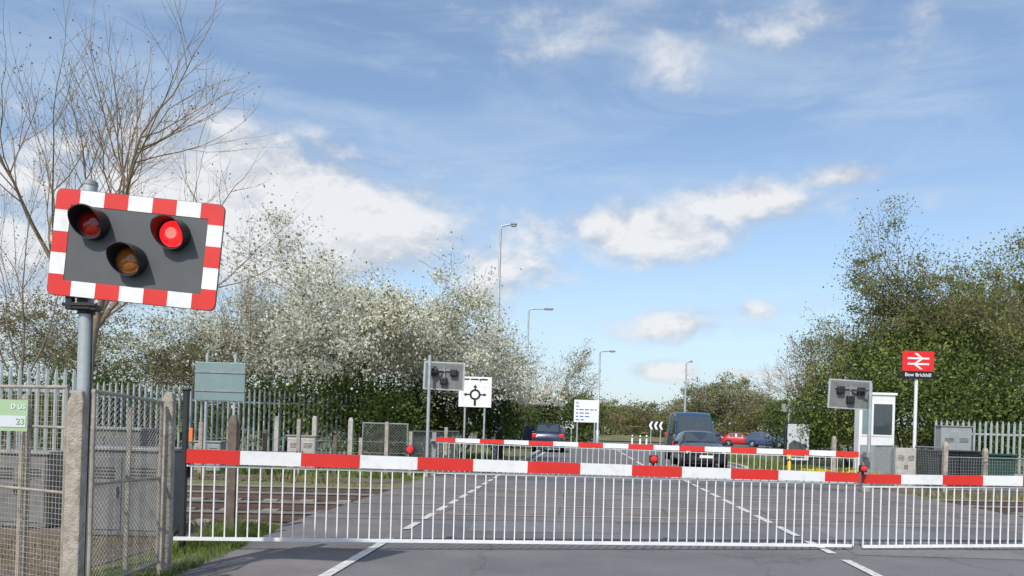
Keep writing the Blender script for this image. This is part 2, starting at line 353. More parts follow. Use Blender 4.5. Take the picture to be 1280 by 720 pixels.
# left side
tree('bare_tree','tall tree with ochre branches just coming into leaf rising behind the wigwag signal','tree',100,20,12.8,7.6,5,3,32,1500,.055,LM['olive'],'bark_pale',23,.2,.135,.09,.12,wig=.22,rmin=.0036,lean=.10)
tree('bare_tree','slim twiggy tree at the extreme left edge behind the palisade fence','tree',14,17,7.6,3.0,4,3,36,900,.05,LM['pale'],'bark',5,.2,.06,.05,.12,rmin=.004)
tree('bare_tree','thin leafless tree between the wigwag signal and the blossom trees','tree',296,26,7.6,2.6,4,3,30,400,.05,LM['olive'],'bark_pale',6,.25,.06,.06,.12,rmin=.004)
tree('hedgerow_tree','olive brown budding tree low behind the left end of the palisade fence','tree',40,27,7.0,7,5,3,42,9000,.08,LM['olive'],'bark',8,.15,.12,clump=25,cr_=.4,keep=.3)
tree('hedgerow_tree','budding tree directly behind the wigwag backboard','tree',150,29,6.0,8,5,3,45,11000,.085,[LM['olive'],LM['fresh']],'bark',9,.12,.1,clump=25,cr_=.4,keep=.3)
tree('hedgerow_tree','low budding tree right of the wigwag behind the grey sign backs','tree',235,28,5.4,6,5,3,45,9000,.085,[LM['olive'],LM['pale']],'bark',10,.12,.1,clump=25,cr_=.4,keep=.3)
tree('blossom_tree','white blossom tree on the left, nearest the grey sign backs','tree',350,29.5,7.2,7.4,5,3,46,38000,.10,[LM['blossom'],LM['fresh']],'bark',21,.16,.14,.02,.32,clump=130,cr_=.6,low=1.6,mixp=.16)
tree('blossom_tree','largest white blossom tree in the middle of the blossoming row','tree',462,28.5,8.5,9.4,5,3,46,60000,.10,[LM['blossom'],LM['fresh']],'bark',22,.16,.16,.0,.34,clump=170,cr_=.68,low=1.8,mixp=.16)
tree('blossom_tree','white blossom tree on the right overhanging the roundabout sign','tree',572,30.5,7.4,6.8,5,3,48,40000,.10,[LM['blossom'],LM['fresh']],'bark',24,.18,.14,.0,.3,clump=120,cr_=.58,low=2.4,mixp=.16)
bush('evergreen_bush','bright green bush under the left blossom tree',345,26.4,4.8,4.1,12000,.12,[LM['fresh'],LM['mid']],31)
bush('evergreen_bush','dark green bush under the largest blossom tree',435,26.9,6.5,3.3,12000,.13,[LM['mid'],LM['fresh']],32)
bush('evergreen_bush','dark green bush behind the roundabout sign',550,29.6,6.4,3.4,12000,.13,[LM['dark'],LM['mid']],33)
bush('evergreen_bush','green bush behind the leftmost palisade fence',60,24,6,2.9,8000,.12,LM['mid'],34)
bush('evergreen_bush','green bush behind the palisade fence below the wigwag',190,26.5,7,2.9,9000,.12,[LM['fresh'],LM['mid']],35)
# centre
tree('bare_tree','bare rounded tree beside the second street lamp in the distance','tree',686,78,10.6,8.5,5,3,36,3500,.18,LM['pale'],'bark_pale',41,.2,.14,rmin=.004)
bush('roadside_bush','dark bush behind the parked estate car',668,58,5.5,4.8,7000,.22,[LM['dark'],LM['mid']],42)
bush('roadside_bush','green roadside bush left of the blue and white direction sign',706,72,7,4.6,7000,.22,LM['mid'],43)
bush('roadside_bush','green roadside bush left of the dark totem',632,50,5,3.4,5000,.18,LM['mid'],44)
far=[(735,118,7.2,12,'olive'),(768,125,6.4,13,'fresh'),(800,120,6.0,12,'olive'),(828,128,7.2,12,'mid'),(858,118,8.4,10,'olive'),(882,112,7.4,10,'fresh'),(935,118,8.0,11,'olive'),(962,104,6.4,9,'olive'),(985,92,6.4,8,'mid')]
for i,(px,Y,h,w,k) in enumerate(far):
    tree('distant_tree','small budding tree in the distant row beyond the roundabout','tree',px,Y,h,w,4,3,42,4500,.3,LM[k],'bark',50+i,.15,.14,.04,.5,group='distant trees beyond the roundabout',clump=25,cr_=1.1)
tree('distant_tree','broad pale green leafing tree beyond the far parked cars','tree',905,108,9.8,11,5,3,40,12000,.26,LM['pale'],'bark_pale',61,.15,.16,.04,.5,clump=40,cr_=1.2)
# right side
tree('bare_tree','grey bare tree left of the station sign trees','tree',1008,38,7.6,5.0,5,3,38,900,.07,LM['pale'],'bark_pale',71,.2,.1,.04,.15,rmin=.0048)
tree('roadside_tree','leafing tree behind the white cabin on the right','tree',1096,37,9.4,6.6,5,3,38,22000,.11,[LM['olive'],LM['fresh']],'bark',72,.2,.14,.05,.28,clump=80,cr_=.6,keep=.45,mixp=.55)
tree('roadside_tree','tallest leafing tree behind the red station sign','tree',1172,35,12.2,7.4,5,3,36,24000,.105,[LM['olive'],LM['fresh']],'bark',74,.25,.17,.06,.28,clump=90,cr_=.55,keep=.4,mixp=.45,rmin=.006)
tree('roadside_tree','leafing tree at the right edge behind the palisade fence','tree',1256,31,11.0,7.0,5,3,34,24000,.10,[LM['olive'],LM['fresh']],'bark',75,.25,.16,.06,.26,clump=90,cr_=.5,keep=.4,mixp=.5,rmin=.006)
tree('roadside_tree','budding tree between the two tallest trees on the right','tree',1212,37,11.2,6.0,5,3,36,12000,.11,[LM['olive'],LM['pale']],'bark_pale',79,.25,.15,.06,.25,rmin=.006)
bush('evergreen_bush','dense green bush behind the back of the right signal',1070,36,5.6,6.0,14000,.14,[LM['fresh'],LM['mid']],81,lumps=13)
bush('evergreen_bush','dense green bush behind the station sign pole',1138,33.6,6.4,7.4,19000,.14,[LM['fresh'],LM['mid']],82,lumps=16)
bush('evergreen_bush','dense green bush at the right edge above the palisade fence',1228,30,6.8,6.0,17000,.14,[LM['mid'],LM['fresh']],83,lumps=14)
bush('roadside_bush','low dark bush beside the poster stand',1004,48,4,3.0,4000,.18,LM['dark'],84)
rs=np.random.RandomState(5); n=45000
X=rs.uniform(-150,230,n); top=4.5+1.6*np.sin(X*.13)+1.1*np.sin(X*.37+1)+.8*np.sin(X*.9)
P=np.stack([X,rs.uniform(150,165,n),rs.uniform(0,1,n)**.8*top],1)
o=leafmesh('distant_woodland',P,.9,LM['olive'],None,(0,0,0),rs); tag(o,'far off belt of woodland along the horizon','woodland',kind='stuff')
def grass(name,label,pts,n,hh,m,seed,w=.012,cat='grass'):
    rnd=random.Random(seed); V=[];Fc=[]
    for (a,c) in pts:
        for i in range(n//len(pts)):
            x=rnd.uniform(a[0],c[0]); y=rnd.uniform(a[1],c[1])
            s=rnd.uniform(.4,1.3)*hh*(.6+.5*math.sin(x*2.1)*math.cos(y*1.7)); t=rnd.uniform(0,6.28); lx,ly=rnd.gauss(0,.35)*s,rnd.gauss(0,.35)*s
            k=len(V); q=w*(.6 if y<10 else (1 if y<15 else 2)); V+=[(x-q*math.cos(t),y-q*math.sin(t),-.03),(x+q*math.cos(t),y+q*math.sin(t),-.03),(x+lx,y+ly,-.03+max(s,.02))]; Fc.append((k,k+1,k+2))
    b=MB(); b.add(V,Fc); return tag(b.build(name,m),label,cat,kind='stuff')
grass('grass','rough grass on the left verge between the road and the fences',[((-3.75,6.2),(-2.95,8.6)),((-3.6,8.0),(-3.0,10)),((-14,19.4),(-2.4,23)),((-14,19.4),(-2.4,23)),((-9,23),(-.3,40)),((-9,23),(-.3,40)),((-16,22),(-6,27))],32000,.18,LM['grass'],1)
grass('grass','grass on the right verge beyond the far barrier',[((10.2,24),(16,34)),((10.2,30),(14,50))],9000,.2,LM['grass'],2)
grass('dry_weeds','dry weeds growing along the ballast and inside the fences',[((-12,9.3),(-3.5,10.3)),((-5.5,5.5),(-3.9,9.5)),((-14,17.6),(-3.4,18.8)),((10.3,18.3),(20,20))],6000,.18,LM['weed'],3,cat='weeds')
rs=np.random.RandomState(9); P=np.stack([rs.uniform(10.0,12.4,260),rs.uniform(24.5,26.5,260),rs.uniform(.15,.32,260)],1)
tag(leafmesh('daffodils',P,.10,LM['yellow'],None,(0,0,0),rs),'yellow daffodils in the grass beyond the far barrier','flowers',kind='stuff')
# ------------------------------------------------------------ BARRIERS
def boom(t,A,B,h0,h1,stripe,first=0,dep=.07):
    b=MB(); L=(B-A).length; k=0; s=0
    while s<L-1e-4:
        e=min(L,s+stripe if s>0 else s+stripe*.86)
        b.beam(A.lerp(B,s/L),A.lerp(B,e/L),dep,h0+(h1-h0)*s/L,(k+first)%2,dep,h0+(h1-h0)*e/L); s=e;k+=1
    return b.build('boom',[M['red'],M['white']],t)
def skirt(t,A,B,a,c,sp,r=.0065,rail=.036):
    b=MB(); L=(B-A).length; n=int(L/sp)
    ax=Vector((c.x-a.x,c.y-a.y,0)); l2=ax.length_squared
    for i in range(n+1):
        p=A.lerp(B,.006+i/n*.988); u=((p.x-a.x)*ax.x+(p.y-a.y)*ax.y)/l2
        z=a.z+(c.z-a.z)*u; b.beam((p.x,p.y,z),(p.x,p.y,p.z-.04),r*2,r*2)
    b.beam(a,c,.03,rail)
    b.beam(A-Vector((0,0,.10)),B-Vector((0,0,.08)),.02,.018)
    return b.build('skirt',M['white'],t)
def boomlamp(t,p,r=.042):
    b=MB(); b.box((p.x,p.y+.03,p.z),(r*2.3,.06,r*2.3)); b.box((p.x,p.y+.03,p.z-r*1.6),(.03,.03,r*1.4))
    l=b.build('lamp',M['black'],t,bevel=.008)
    c=MB(); c.limb([(p.x,p.y-.001,p.z),(p.x,p.y-.02,p.z),(p.x,p.y-.035,p.z)],[r,r*.9,r*.4],14); c.build('lens',M['boomlamp'],l,smooth=50)
A=at(234,570,8.1);B=at(1073,597,9.6); a=at(217,673,8.08); c=at(1064,682,9.6)
t=thing('barrier','long near barrier with red and white boom and white skirt lowered across the road','level crossing barrier',(A.x-.05,A.y+.1,0))
boom(t,A,B,.15,.115,.632); skirt(t,A,B,a,c,.118)
b=MB(); g=gp(226,8.15); b.box((g.x-.01,8.2,.86),(.055,.06,1.72)); b.box((g.x,8.28,.9),(.07,.09,.26)); b.box((g.x-.01,8.2,1.72),(.075,.08,.03)); b.build('post',M['steel_dark'],t,bevel=.008)
for px,py in((513,562),(817,574)): boomlamp(t,at(px,py,8.1+1.5*(px-232)/841)+Vector((0,-.03,0)))
boomlamp(t,at(1080,586,9.55),.038)
A=at(1079,598.5,9.66);B=at(1265,601,10.05); D=B+(B-A)*.75; a=at(1078,683,9.63); c=at(1266,682,10.02); d=c+(c-a)*.75
t=thing('barrier','shorter near barrier entering from the right edge of the road','level crossing barrier',(D.x,D.y,0))
boom(t,A,D,.115,.14,.60); skirt(t,A,D,a,d,.118)
b=MB(); b.box((D.x+.1,D.y+.15,.55),(.4,.4,1.1)); b.box((D.x+.1,D.y,.95),(.2,.2,.3)); b.build('post',M['cab'],t,bevel=.02)
A=at(1073,568,19.5);B=at(545,549.5,20.6); a=at(1070,604,19.5); c=at(547,591,20.6)
t=thing('barrier','far barrier lowered across the road beyond the tracks','level crossing barrier',(A.x+.3,A.y,0))
boom(t,A,B,.14,.11,.66); skirt(t,A,B,a,c,.15,.006,.035)
b=MB(); g=gp(1080,19.6); b.box((g.x+.08,19.75,.5),(.2,.2,1.0)); b.box((g.x,19.5,.98),(.12,.26,.16)); b.build('post',M['galv_dull'],t,bevel=.02)
t=thing('catch_post','grey steel catch post holding the left tip of the far barrier','post',gp(541,20.9))
b=MB(); g=gp(541,20.8); b.box((g.x,20.9,.6),(.12,.12,1.2)); b.box((g.x,20.75,.98),(.16,.2,.05)); b.build('post',M['galv_dull'],t,bevel=.01)
# ------------------------------------------------------------ WIGWAG front
S=5.7
Pc=at(170,312,S)
t=thing('wigwag_signal','wigwag level crossing signal with red and white chequered backboard and one red lamp lit','traffic signal',(Pc.x,Pc.y,Pc.z),rot=(0,R(4.2),0))
W,Hh=212*S/F,134*S/F
hw,hh=W/2,Hh/2; bt=.118; r=.05
def corner(x1,z1,sx,sz,r,k=6):
    return [(x1-sx*r+sx*r*math.cos(R(90*i/k)),z1-sz*r+sz*r*math.sin(R(90*i/k))) for i in range(k+1)]
pts=[]
for sx,sz in((1,-1),(1,1),(-1,1),(-1,-1)):
    c_=corner(sx*hw,sz*hh,sx,sz,r)
    if sx*sz<0: c_=c_[::-1]
    pts+=[(x,0,z) for x,z in c_]
b=MB(); b.plate(pts,.012); b.build('backboard',M['board'],t,world=False)
b=MB(); cw,ch=W/7,Hh/5; y=-.004; e=.004; X1=hw-e; Z1=hh-e
def cell(x0,x1,z0,z1,mi): b.add([(x0,y,z0),(x1,y,z0),(x1,y,z1),(x0,y,z1)],[(0,1,2,3)],mi)
for i in range(7):
    x0=-hw+i*cw;x1=x0+cw
    if i in(0,6):
        sx=-1 if i==0 else 1
        for sz in(-1,1):
            ap=corner(sx*X1,sz*Z1,sx,sz,r)
            xi=sx*(hw-cw); zi=sz*(hh-bt)
            poly=[(xi,zi),(sx*X1,zi)]+ap+[(xi,sz*Z1)]
            if sx*sz<0: poly=poly[::-1]
            b.add([(x,y,z) for x,z in poly],[tuple(range(len(poly)))],0)
        continue
    cell(x0,x1,hh-bt,Z1,i%2); cell(x0,x1,-Z1,-hh+bt,i%2)
for j in range(5):
    z0=max(-hh+j*ch,-hh+bt); z1=min(-hh+(j+1)*ch,hh-bt)
    if z1<=z0: continue
    for x0,x1 in((-X1,-hw+bt),(hw-bt,X1)): cell(x0,x1,z0,z1,j%2)
b.build('chequered_border',[M['red'],M['white']],t,world=False)
def head(px,py,lens,glow=False,RR=.116):
    q=basis(t).inverted()@at(px,py,S-.03); x,z=q.x,q.z
    b=MB(); N=28
    b.limb([(x,-.001,z),(x,-.045,z)],[RR,RR],N)
    vs=[];L0=.15
    for rr in(RR+.003,RR-.005):
        for k in range(N):
            an=2*math.pi*k/N; s=math.sin(an)
            ln=L0*(.22+.78*max(0,min(1,(s+.75)/1.3)))
            vs.append((x+rr*math.cos(an),-.04,z+rr*math.sin(an))); vs.append((x+rr*math.cos(an),-.04-ln,z+rr*math.sin(an)-.08*ln))
    fs=[]
    for s in(0,1):
        for k in range(N):
            i=s*2*N+2*k;j=s*2*N+2*((k+1)%N); fs.append((i,j,j+1,i+1))
    for k in range(N):
        i=2*k+1;j=2*((k+1)%N)+1; fs.append((i,j,j+2*N,i+2*N))
    b.add(vs,fs); hd=b.build('lamp_hood',M['black'],t,world=False,smooth=40)
    b=MB(); b.limb([(x,-.0455,z),(x,-.066,z),(x,-.078,z),(x,-.082,z)],[RR*.84,RR*.72,RR*.42,.01],N); b.build('lens',lens,hd,world=False,smooth=80)
    if glow:
        b=MB(); b.limb([(x,-.0795,z),(x,-.088,z)],[RR*.36,.01],N); b.build('lit_core',M['lens_glow'],hd,world=False,smooth=80)
head(116,280,M['lens_off']); head(217,293,M['lens_on'],True); head(163,326,M['amber'])
g=gp(97,S+.12); q=at(104,232,S+.12)
t=thing('signal_post','galvanised post with a black clamp carrying the wigwag signal','post',(g.x,g.y,0))
b=MB(); b.limb([(g.x,g.y,0),(g.x,g.y,q.z)],[.052,.052],18); b.build('pole',M['galv'],t,smooth=40)
b=MB(); b.limb([(g.x,g.y,q.z),(g.x,g.y,q.z+.03),(g.x,g.y,q.z+.05)],[.057,.052,.01],18); b.build('cap',M['galv_dull'],t,smooth=40)
z0=at(102,384,S+.1).z; b=MB(); b.box((g.x,g.y-.02,z0),(.16,.16,.05)); b.box((g.x,g.y-.05,z0+.06),(.06,.06,.14)); b.box((g.x-.08,g.y-.08,z0+.02),(.05,.05,.10)); b.box((g.x+.09,g.y-.07,z0-.01),(.06,.05,.04)); b.limb([(g.x-.12,g.y-.1,z0+.01),(g.x+.13,g.y-.1,z0+.01)],[.012,.012],8); b.limb([(g.x,g.y-.0,z0-.05),(g.x,g.y,z0+.03)],[.062,.062],16); b.build('clamp',M['black'],t,bevel=.008)
b=MB(); b.limb([(g.x+.06,g.y-.03,z0-.05),(g.x+.066,g.y-.03,z0-.6),(g.x+.058,g.y-.03,.3),(g.x+.06,g.y-.03,0)],[.007]*4,8); b.build('cable',M['black'],t,smooth=60)
def back_signal(px,py,Y,ppx,label,tilt,rise=.15):
    Pc=at(px,py,Y); g=gp(ppx,Y-.1)
    t=thing('wigwag_signal',label,'traffic signal',(Pc.x,Pc.y,Pc.z),rot=(0,R(tilt),0))
    w,h=1.14,.78
    b=MB(); b.plate([(-w/2,0,-h/2),(w/2,0,-h/2),(w/2,0,h/2),(-w/2,0,h/2)],.012); b.build('backboard',M['galv'],t,world=False)
    b=MB(); b.plate([(-w/2+.05,-.004,-h/2+.04),(w/2-.05,-.004,-h/2+.04),(w/2-.05,-.004,h/2-.04),(-w/2+.05,-.004,h/2-.04)],.003); b.build('inner_panel',M['cab_dark'],t,world=False)
    for x,z in((-.27,.1),(.27,.1),(0,-.14)):
        b=MB(); b.box((x,-.07,z),(.2,.13,.2)); b.build('lamp_housing',M['black'],t,world=False,bevel=.03)
    b=MB(); b.box((0,-.03,.16),(.8,.04,.04)); b.box((0,-.03,0),(.05,.045,.5)); b.build('bracket',M['galv_dull'],t,world=False)
    t2=thing('signal_post','grey pole carrying the %s'%label.split(' seen')[0],'post',(g.x,g.y,0))
    b=MB(); b.tube((g.x,g.y-.2,-.02),(g.x,g.y-.2,Pc.z+h/2+rise),.045,.045,12); b.build('pole',M['galv'],t2,smooth=40)
    b=MB(); b.beam((g.x,g.y-.17,Pc.z+.1),(Pc.x,Pc.y-.04,Pc.z+.1),.04,.04); b.build('bracket',M['steel_dark'],t2)
back_signal(555,470,21,534,'left far signal seen from behind below the blossom',1)
back_signal(1062,493,20.2,1080,'right far signal seen from behind beside the white cabin',2,-.1)
# ------------------------------------------------------------ LEFT FENCES
def conc_post(px,Y,top,w,label,m='conc',cat='fence post',group=None,name='fence_post',d=None):
    d=d or w; g=gp(px,Y); z=at(px,top,Y).z
    b=MB(); x,y=w/2,d/2
    lv=[(-.1,1),(z-.09,1),(z,.6)]; P=[]
    for zz,k in lv: P+=[(g.x-x*k,Y-y*k,zz),(g.x+x*k,Y-y*k,zz),(g.x+x*k,Y+y*k,zz),(g.x-x*k,Y+y*k,zz)]
    b.add(P,[(8,9,10,11)]+[(i*4+j,i*4+(j+1)%4,i*4+4+(j+1)%4,i*4+4+j) for i in(0,1) for j in range(4)])
    o=b.build(name,M[m],bevel=.012); return tag(o,label,cat,group)
conc_post(90,5.45,488,.115,'square concrete post in front of the wigwag signal post',d=.09)
conc_post(205,6.9,490,.105,'square concrete post at the right end of the mesh gate',d=.08)
conc_post(26,6.3,492,.075,'thin concrete post at the far left of the mesh fence',d=.06)
conc_post(288,9.3,519,.11,'dark weathered timber post standing alone behind the near barrier',m='wood',d=.09)
def meshfence(p0,p1,z0,z1,name,label,sp=.05,diag=True,frame=.018,mm='galv_dull',cat='mesh fence',bars=(),r=.0022,drop=0):
    p0=Vector(p0);p1=Vector(p1); L=(p1-p0).length; dx=(p1-p0)/L; hgt=z1-z0
    t=thing(name,label,cat,((p0+p1)/2).to_tuple())
    W3=lambda s,z: Vector((p0.x+dx.x*s,p0.y+dx.y*s,z0+z-drop*s/L*(z/hgt)))
    b=MB()
    if diag:
        k=-hgt
        while k<L:
            s0=max(0,k);s1=min(L,k+hgt)
            if s1>s0:
                b.beam(W3(s0,s0-k),W3(s1,s1-k),r*2,r*2); b.beam(W3(s0,hgt-(s0-k)),W3(s1,hgt-(s1-k)),r*2,r*2)
            k+=sp
    else:
        for i in range(1,int(L/sp)): b.beam(W3(i*sp,0),W3(i*sp,hgt),r*2,r*2)
        for i in range(1,int(hgt/sp)): b.beam(W3(0,i*sp),W3(L,i*sp),r*2,r*2)
    b.build('mesh_panel',M[mm],t)
    b=MB(); f=frame
    b.tube(W3(0,0),W3(0,hgt),f,f,8); b.tube(W3(L,0),W3(L,hgt),f,f,8); b.tube(W3(-f,hgt),W3(L+f,hgt),f,f,8); b.tube(W3(-f,0),W3(L+f,0),f,f,8)
    for z in bars: b.tube(W3(0,z),W3(L,z),f*.8,f*.8,8)
    b.build('frame',M[mm],t,smooth=40)
    return t
g0=gp(-20,6.0);g1=gp(76,5.6)
meshfence((g0.x,g0.y,0),(g1.x,g1.y,0),.12,1.62,'mesh_fence','rusty framed wire mesh fence left of the wigwag post',.04,False,.014,'mesh',bars=(.72,1.2),r=.0014)
g0=gp(110,5.7);g1=gp(196,6.8)
meshfence((g0.x,g0.y,0),(g1.x,g1.y,0),.12,1.60,'mesh_gate','framed wire mesh gate between two concrete posts beside the wigwag',.048,True,.016,'mesh',cat='gate',bars=(.78,),r=.0014,drop=.05)
b=MB(); g=gp(152,6.3); b.box((g.x,g.y+.05,.74),(.035,.015,1.5)); tag(b.build('flat_bar',M['mesh']),'thin upright rusty bar behind the mesh gate','steel bar')
p=at(9,519,5.72)
t=thing('notice_board','pale green notice hung on the mesh fence at the left edge','notice',p)
b=MB(); b.box((0,0,0),(.31,.008,.235)); b.build('panel',M['green_sign'],t,world=False)
b=MB(); b.box((0,-.007,-.045),(.29,.003,.085)); b.build('white_band',M['poster'],t,world=False)
text('D US',.05,M['white_clean'],t,(.085,-.007,.065)); text('23',.065,M['green_sign'],t,(.105,-.011,-.045),bold=.001)
def cabinet(px,Y,w,d,h,label,m='cab',name='equipment_cabinet',roof=True,z=0):
    g=gp(px,Y); t=thing(name,label,'cabinet',(g.x,g.y,z))
    b=MB(); b.box((0,0,h/2),(w,d,h)); b.build('housing',M[m],t,world=False,bevel=.012)
    for s in(-1,1):
        b=MB(); b.box((s*w*.24,-d/2-.006,h*.5),(w*.45,.014,h*.86)); dr=b.build('door',M[m],t,world=False,bevel=.006)
        b=MB(); b.box((s*w*.05,-d/2-.022,h*.52),(.02,.02,.12)); b.build('handle',M['steel_dark'],dr,world=False)
        b=MB()
        for k in range(4): b.box((s*w*.24,-d/2-.016,h*.8-k*.04),(w*.3,.008,.012))
        b.build('louvre',M['steel_dark'],dr,world=False)
    if roof: b=MB(); b.box((0,0,h+.022),(w+.06,d+.06,.04)); b.build('roof',M['galv_dull'],t,world=False,bevel=.01)
    return t
cabinet(165,9.2,1.0,.5,1.0,'low grey equipment cabinet seen through the mesh gate',m='cab_dark')
cabinet(140,11.2,1.0,.5,1.2,'taller grey equipment cabinet farther back behind the mesh gate',m='cab_dark')
cabinet(35,9.6,.7,.4,.9,'grey equipment cabinet behind the mesh fence at the left',m='cab_dark')
def palisade(pts,h,label,sp=.16,m='pale_galv'):
    P=[Vector(p) for p in pts]; t=thing('palisade_fence',label,'palisade fence',P[0])
    for A,B in zip(P[:-1],P[1:]):
        b=MB(); L=(B-A).length; d=(B-A)/L; nrm=Vector((d.y,-d.x,0)); n=int(L/sp)
        for i in range(n):
            q=A+d*(i*sp); w=.035; zt=h+random.Random(i).uniform(-.02,.02)
            f=lambda s,z,o=0: q+d*s+nrm*(.03+o)+Vector((0,0,z))
            b.add([f(-w,.04),f(0,.04,.02),f(w,.04),f(-w,zt-.12),f(0,zt-.12,.02),f(w,zt-.12),f(-w*.4,zt-.02),f(0,zt,.01),f(w*.4,zt-.02)],[(0,1,4,3),(1,2,5,4),(3,4,7,6),(4,5,8,7)])
        b.build('pale_panel',M[m],t)
        for z in(.35,h-.45): b=MB(); b.beam(A+Vector((0,0,z)),B+Vector((0,0,z)),.03,.06); b.build('rail',M[m],t)
        k=0
        while k<=L:
            q=A+d*k-nrm*.05; c=MB(); c.box((q.x,q.y,h/2-.1),(.07,.07,h-.1)); c.build('post',M[m],t); k+=2.75
palisade([gp(-60,14.5),gp(118,15)],2.3,'grey palisade fence at the left edge behind the mesh fence')
palisade([gp(112,22.5),gp(450,26.5),gp(480,36)],2.4,'long grey palisade fence below the blossom trees')
palisade([gp(1168,26),gp(1300,24.5)],2.1,'grey palisade fence at the right edge below the trees')
t=thing('wire_fence','low post and wire fence beyond the tracks on the left','fence',gp(400,20))
fp=[(250,19.3),(330,19.6),(372,20),(418,20.2),(450,20.5),(482,20.6),(512,20.8),(556,21.6)]
pr=None
for i,(px,Y) in enumerate(fp):
    g=gp(px,Y); h=[1.35,1.2,1.5,1.1,1.05,1.5,1.25,1.4][i]; b=MB(); b.box((g.x,g.y,h/2-.05),(.10,.10,h)); b.build('post',M['wood' if i in(1,3) else 'conc'],t,bevel=.01)
    if pr is not None:
        for z in(.3,.6,.9): b=MB(); b.beam((pr.x,pr.y,z),(g.x,g.y,z),.012,.012); b.build('wire',M['galv_dull'],t)
    pr=g
g0=gp(452,21.2);g1=gp(508,21.4); meshfence((g0.x,g0.y,0),(g1.x,g1.y,0),.05,1.4,'mesh_fence','short mesh panel between posts left of the far barrier tip',.09,True,.02,r=.003)
g0=gp(512,21.6);g1=gp(572,26); meshfence((g0.x,g0.y,0),(g1.x,g1.y,0),.05,1.2,'mesh_fence','mesh fence running back from the crossing below the left far signal',.1,True,.02,r=.003)
for i,(px,Y,tp,w,lb) in enumerate([(345,24,520,.14,'pale concrete post below the long palisade fence, left one'),(392,23.5,520,.14,'pale concrete post below the long palisade fence, middle one'),(437,23,522,.14,'pale concrete post below the long palisade fence, right one')]):
    conc_post(px,Y,tp,w,lb,m='conc_pale')
cabinet(378,22,.8,.4,.95,'small pale cabinet beside the left track fence',m='conc_pale')
cabinet(262,20.5,.7,.4,.75,'small grey cabinet below the grey sign backs')
g=gp(238,18.6); t=thing('marker_post','small orange marker post beside the tracks left of the sign backs','marker post',g)
b=MB(); b.limb([(0,0,0),(0,0,1.15)],[.03,.03],10); b.build('post',M['galv_dull'],t,world=False); b=MB(); b.box((0,-.05,.98),(.09,.02,.34)); b.build('plate',M['orange'],t,world=False,bevel=.01)
def signboard(name,label,px,py,Y,wpx,hpx,m,posts,cat='sign',pz=None):
    c=at(px,py,Y); w=wpx*Y/F; h=hpx*Y/F
    t=thing(name,label,cat,(c.x,c.y,0))
    for s in posts:
        b=MB(); b.tube((s*w,.05,-.03),(s*w,.05,(pz if pz else c.z+h/2-.03)),.035 if Y<35 else .06,None,10); b.build('post',M['galv'],t,world=False,smooth=40)
    b=MB(); b.box((0,0,c.z),(w,.02,h)); p=b.build('panel',m,t,world=False,bevel=.01)
    return t,c,w,h
t,c,w,h=signboard('road_sign','back of a grey rectangular road sign on two posts by the tracks',275,477,18,63,48,M['signback'],(-.28,.28),pz=2.95)
for z in(-.22,.22): b=MB(); b.box((0,-.02,c.z+z),(w*.98,.02,.04)); b.build('brace',M['galv_dull'],t,world=False)
t,c,w,h=signboard('road_sign','white direction sign with a black roundabout symbol below the blossom',594,490,26,41,38,M['white_clean'],(-.3,.3))
b=MB()
def fl(x0,x1,z0,z1,yy): b.poly([(x0,yy,z0),(x1,yy,z0),(x1,yy,z1),(x0,yy,z1)])
zc=c.z-.09
vs=[];NN=24
for i in range(NN):
    an=2*math.pi*i/NN; vs+=[(.12*math.cos(an),-.013,zc+.12*math.sin(an)),(.19*math.cos(an),-.013,zc+.19*math.sin(an))]
b.add(vs,[(2*i,2*i+1,2*((i+1)%NN)+1,2*((i+1)%NN)) for i in range(NN)])
fl(-.04,.04,zc-.38,zc-.17,-.015); fl(-.025,.025,zc+.17,zc+.28,-.015); fl(-.33,-.17,zc-.025,zc+.025,-.015); fl(.17,.33,zc-.025,zc+.025,-.015)
b.poly([(-.07,-.0165,zc+.24),(.07,-.0165,zc+.24),(0,-.0165,zc+.35)]); b.poly([(-.3,-.0165,zc-.06),(-.3,-.0165,zc+.06),(-.40,-.0165,zc)]); b.poly([(.3,-.0165,zc-.06),(.40,-.0165,zc),(.3,-.0165,zc+.06)])
b.build('symbol',M['blk_txt'],t,world=False)
b=MB()
for x0,x1 in((-.44,-.2),(-.16,.1),(.14,.42)): b.box(((x0+x1)/2,-.0125,c.z+.43),(x1-x0,.004,.05))
b.build('lettering',M['blk_txt'],t,world=False)
g=gp(622,34); t=thing('totem','dark slim totem beside the roundabout sign','totem',g)
b=MB(); b.box((0,0,.9),(.42,.18,1.8)); b.build('panel',M['steel_dark'],t,world=False,bevel=.02); b=MB(); b.box((0,-.095,1.3),(.3,.01,.3)); b.build('face',M['cab'],t,world=False)
t,c,w,h=signboard('road_sign','white sign with rows of blue lettering at the roadside in the distance',733,514,56,31,28,M['white_clean'],(-.35,.35))
b=MB(); rr=random.Random(4)
for k in range(6):
    z=c.z+h/2-.22-k*.25; x=-w/2+.15
    while x<w/2-.3:
        l=rr.uniform(.12,.35); b.box((x+l/2,-.013,z),(l,.004,.08)); x+=l+.09
        if rr.random()<.2: break
b.build('lettering',M['blue_txt'],t,world=False)
t,c,w,h=signboard('road_sign','small low sign left of the blue lettered sign',710,531,62,15,9,M['poster'],(-.3,.3))
t,c,w,h=signboard('chevron_sign','black and white chevron board on the roundabout island',820,532,80,20,11,M['blk_txt'],(-.3,.3))
b=MB()
for k in range(3):
    x=-w/2+.30+k*w/3.2; z=c.z; q=h/2-.04; s=.24
    b.poly([(x,-.014,z+q),(x-.2,-.014,z),(x+s-.2,-.014,z),(x+s,-.014,z+q)]); b.poly([(x-.2,-.014,z),(x,-.014,z-q),(x+s,-.014,z-q),(x+s-.2,-.014,z)])
b.build('chevron',M['white_clean'],t,world=False)
